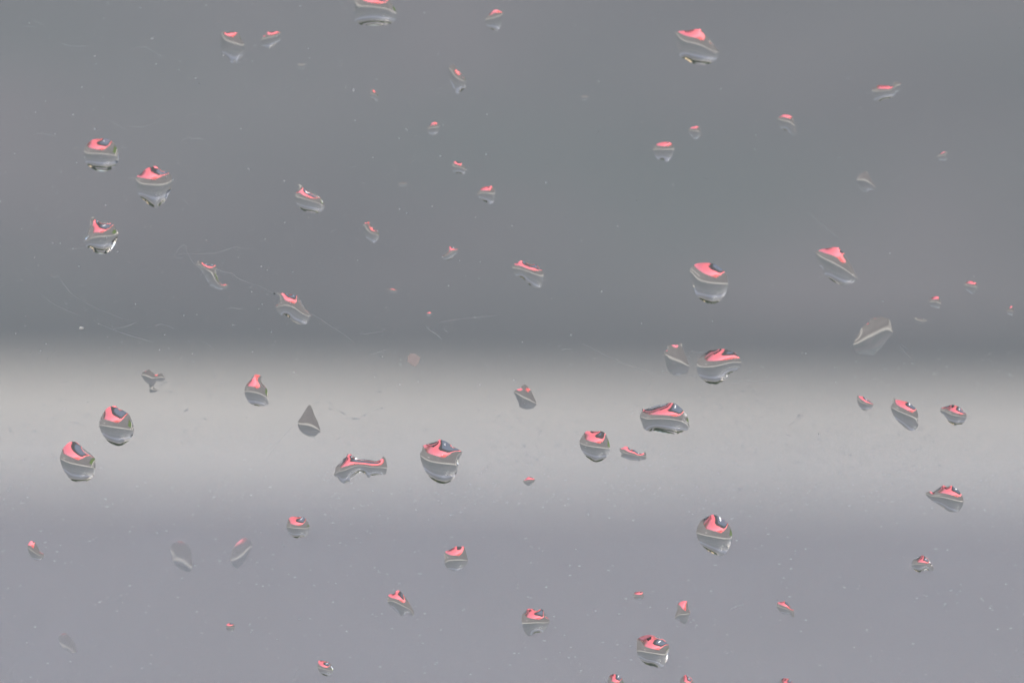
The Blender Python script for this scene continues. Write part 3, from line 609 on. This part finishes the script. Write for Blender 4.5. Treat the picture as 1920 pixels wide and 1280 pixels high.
nz = nt.nodes.new('ShaderNodeTexNoise'); nz.inputs['Scale'].default_value = 60; nz.inputs['Detail'].default_value = 5; nz.inputs['Roughness'].default_value = 0.6
nt.links.new(tc.outputs['Object'], nz.inputs['Vector'])
m2 = nt.nodes.new('ShaderNodeMapRange'); m2.inputs[1].default_value = 0.3; m2.inputs[2].default_value = 0.7; m2.inputs[3].default_value = 0.92; m2.inputs[4].default_value = 1.08
nt.links.new(nz.outputs[0], m2.inputs[0])
sm = nt.nodes.new('ShaderNodeTexNoise'); sm.inputs['Scale'].default_value = 140; sm.inputs['Detail'].default_value = 6; sm.inputs['Distortion'].default_value = 1.5
nt.links.new(tc.outputs['Object'], sm.inputs['Vector'])
sr = nt.nodes.new('ShaderNodeMapRange'); sr.inputs[1].default_value = 0.5; sr.inputs[2].default_value = 0.75; sr.inputs[4].default_value = 0.15
nt.links.new(sm.outputs[0], sr.inputs[0])
lx = nt.nodes.new('ShaderNodeMapRange'); lx.interpolation_type = 'SMOOTHSTEP'; lx.inputs[1].default_value = -0.036; lx.inputs[2].default_value = -0.012; lx.inputs[3].default_value = 1.0; lx.inputs[4].default_value = 0.12
nt.links.new(sep.outputs[0], lx.inputs[0])
sx = nt.nodes.new('ShaderNodeMath'); sx.operation = 'MULTIPLY'
nt.links.new(sr.outputs[0], sx.inputs[0]); nt.links.new(lx.outputs[0], sx.inputs[1])
ad = nt.nodes.new('ShaderNodeMath'); ad.operation = 'ADD'
nt.links.new(m2.outputs[0], ad.inputs[0]); nt.links.new(sx.outputs[0], ad.inputs[1])
mu = nt.nodes.new('ShaderNodeMath'); mu.operation = 'MULTIPLY'
nt.links.new(mr.outputs[0], mu.inputs[0]); nt.links.new(ad.outputs[0], mu.inputs[1])
nt.links.new(mu.outputs[0], mx.inputs[0])
film = link('pale_film', fverts, ffaces, M_film, pane)
film['kind'] = 'stuff'
film2 = link('pale_film', [(x, y + 0.000006, z) for x, y, z in fverts], ffaces, M_film, pane)   # a second thin layer
film2['kind'] = 'stuff'

# ------------------------------------------------------------------ scratches in the pane (parts of it)
SCR = [
 [(347,461),(352,476),(368,499),(386,502),(405,505),(422,511),(435,513),(446,522),(465,530),(489,538),(512,550)],
 [(582,588),(600,598),(620,612),(645,628),(668,645)],
 [(326,482),(333,470),(340,462),(347,460),(351,468)], [(327,482),(336,484),(345,482)],
 [(332,477),(345,476),(395,476),(415,472),(443,463),(450,466),(478,467)],
 [(106,517),(115,527),(125,540),(135,552),(160,568),(185,580),(210,590),(230,598),(258,603)],
 [(96,519),(103,520),(108,517)],
 [(78,553),(100,570),(125,582),(150,593)], [(180,605),(215,620),(245,630),(287,642)], [(212,617),(235,613),(257,604)],
 [(290,612),(302,608),(318,613),(328,618)], [(422,581),(436,577),(448,580),(455,577)],
 [(800,614),(808,621),(818,627),(829,638)], [(797,611),(806,615)], [(820,606),(850,600),(900,595),(935,592)],
 [(1088,643),(1110,653),(1140,669),(1165,680),(1200,692),(1240,702),(1290,704)], [(1360,716),(1420,715),(1475,716)],
 [(1290,659),(1320,661),(1340,660)], [(1050,657),(1060,655),(1072,655)],
 [(1684,646),(1695,658),(1712,676)], [(1690,645),(1702,655)],
 [(208,228),(222,237),(234,243)], [(240,236),(265,239),(285,234)], [(340,266),(352,258),(362,261),(370,260),(383,262)],
 [(60,252),(85,251),(104,257)], [(248,90),(275,90),(290,100),(315,109)], [(58,37),(84,49)], [(40,50),(70,51)],
 [(112,80),(130,87),(175,87)], [(226,275),(232,278),(238,277)], [(267,137),(271,144)], [(338,372),(348,378),(354,386)],
 [(498,862),(530,820),(548,800)], [(240,334),(255,333)], [(125,468),(145,467),(160,465)],
 [(1517,400),(1545,424),(1572,447)], [(690,666),(712,660),(730,655)], [(672,628),(695,625),(720,622)],
 [(1370,1142),(1384,1136),(1395,1134.5)], [(845,628),(830,615)], [(30,1275),(24,1262),(32,1252)],
 [(10,1270),(22,1252),(36,1240)], [(552,1270),(556,1258),(566,1254)], [(380,640),(398,652),(402,656)],
]
BRIGHT = {12: 1.8, 38: 2.6, 0: 0.95, 5: 0.7, 7: 0.55, 8: 0.7, 15: 0.7}
def tube(pl, rad):
    P = [Vector((a, 0, b)) for a, b in (unproject(*p) for p in pl)]
    Q = []
    for i in range(len(P) - 1):
        p0 = P[max(0, i-1)]; p1 = P[i]; p2 = P[i+1]; p3 = P[min(len(P)-1, i+2)]
        for j in range(4):
            t = j / 4
            Q.append(0.5*((2*p1)+(p2-p0)*t+(2*p0-5*p1+4*p2-p3)*t*t+(3*p1-p0-3*p2+p3)*t**3))
    Q.append(P[-1])
    v, f = [], []
    n = len(Q)
    for i, q in enumerate(Q):
        d = (Q[min(n-1, i+1)] - Q[max(0, i-1)]).normalized(); s = Vector((d.z, 0, -d.x))
        w = rad * min(1, 0.35 + 2.5 * min(i, n-1-i) / n) * random.uniform(0.6, 1.25)
        for k in range(4):
            a = k * math.pi / 2
            v.append(q + s * w * math.cos(a) + Vector((0, 0.00006, 0)) + Vector((0, w * (1 + math.sin(a)) * 0.5, 0)))
    for i in range(n - 1):
        for k in range(4):
            f.append((4*i+k, 4*i+(k+1) % 4, 4*i+4+(k+1) % 4, 4*i+4+k))
    return v, f
for i, pl in enumerate(SCR):
    v, f = tube(pl, 0.000012 * (3.2 if pl[0] == (1370, 1142) else BRIGHT.get(i, 0.75)))
    link('scratch', v, f, M_scratch, pane)

# ------------------------------------------------------------------ specks of dust, micro droplets, tiny scratches (nobody could count them)
def speck_mesh(name, items, mat, y0=0.00006, flat=0.5, sgn=1):
    base = [(1, 0), (0.6, 0.62), (0, 0.8), (-0.6, 0.62), (-1, 0), (-0.62, -0.6), (0, -0.85), (0.62, -0.6)]
    v, f = [], []
    for (u, w, rx, rz, ang) in items:
        cx, cz = unproject(u, w); k = len(v)
        ca, sa = math.cos(ang), math.sin(ang)
        for (a, b) in base:
            j = random.uniform(0.8, 1.2)
            x = a * rx * j; z = b * rz * j
            v.append((cx + (x * ca - z * sa), y0, cz + (x * sa + z * ca)))
        v.append((cx, y0 + sgn * flat * min(rx, rz), cz))
        for q in range(8):
            f.append((k + q, k + (q + 1) % 8, k + 8) if sgn > 0 else (k + (q + 1) % 8, k + q, k + 8))
    return v, f
def free(u, v):
    return True
items = []
for i in range(1500):
    u = random.uniform(-20, 1940); v = random.uniform(-20, 1300)
    dens = 0.35 + 0.65 * math.exp(-((u - 350) / 700) ** 2) * (1 if v < 720 else 0.6)
    if 700 < v < 930: dens *= 0.5
    if v > 930: dens *= 0.4
    if random.random() > dens: continue
    rr = PX * min(2.2, 0.30 + random.expovariate(3.2))
    items.append((u, v, rr * random.uniform(1, 1.5), rr, random.uniform(0, 3.14)))
v, f = speck_mesh('d', items, M_dust)
tag(link('dust_specks', v, f, M_speck), 'fine pale dust specks scattered over the window pane', 'dust', kind='stuff')
items = []
for i in range(420):
    u = random.gauss(330, 330); v = random.gauss(430, 230)
    if i % 4 == 0: u = random.uniform(0, 1900); v = random.uniform(0, 1280)
    ln = PX * random.uniform(2, 7)
    items.append((u, v, ln, PX * 0.16, random.gauss(0.25, 0.8)))
v, f = speck_mesh('s', items, M_scratch, flat=0.2)
sc = link('fine_scratches', v, f, M_scratch, pane); sc['kind'] = 'stuff'
# micro droplets, flat horizontal smears of water too small to hold an image
allp = all_drops
def clear_of_drops(u, w):
    x, z = unproject(u, w)
    for pl in allp:
        if abs(pl[:, 0].mean() - x) < 0.0035 and abs(pl[:, 1].mean() - z) < 0.0035:
            if inside(pl, np.array([[x, z]]))[0] or seg_dist(pl, np.array([[x, z]]))[0] < 4 * PX: return False
    return True
items = []
while len(items) < 5300:
    u = random.uniform(-10, 1930); v = random.uniform(-10, 1290)
    if len(items) > 4700: u = random.uniform(900, 1910); v = random.uniform(705, 945)
    if not clear_of_drops(u, v): continue
    if (v > 960 or v < 660) and random.random() < 0.65: continue
    rx = PX * (1.2 + random.expovariate(1.3)); rx = min(rx, 3.3 * PX)
    if len(items) > 4700: rx = PX * random.uniform(1.4, 2.7)
    items.append((u, v, rx, rx * random.uniform(0.26, 0.45), random.gauss(0.0, 0.10)))
v, f = speck_mesh('m', items, M_water, y0=0.00008, flat=0.38, sgn=1)
tag(link('micro_droplets', v, f, M_water, smooth=True), 'tiny flat droplets spread over the window pane', 'droplets', kind='stuff')

# out-of-focus drop, added as a flat disc with its peach tint painted in
sp_mat, _, _ = translucent_mat('blurred_drop', (0.85, 0.62, 0.52), 0.5)
v, f = speck_mesh('p', [(774.5, 675, 12 * PX, 15 * PX, 0.3)], sp_mat, flat=0.1)
tag(link('blurred_drop', v, f, sp_mat), 'faint round peach coloured blurred drop on the upper edge of the bright band', 'blurred drop')
# two larger grains
def grain(u, w, rx, rz, mat, label):
    x, z = unproject(u, w)
    bm = bmesh.new(); bmesh.ops.create_icosphere(bm, subdivisions=2, radius=1)
    for q in bm.verts:
        q.co = Vector((q.co.x * rx * PX, q.co.y * rz * PX * 0.5, q.co.z * rz * PX)) * random.uniform(0.85, 1.12)
    o = from_bm('dust_grain', bm, mat, smooth=True); o.location = (x, 0.00006 + rz * PX * 0.5, z)
    tag(o, label, 'dust grain')
grain(153, 616, 5.0, 2.8, M_dust, 'pale oval grain on the dark area at the far left')
grain(373.5, 157.5, 1.3, 0.8, M_black, 'tiny black grain below the upper left drops')
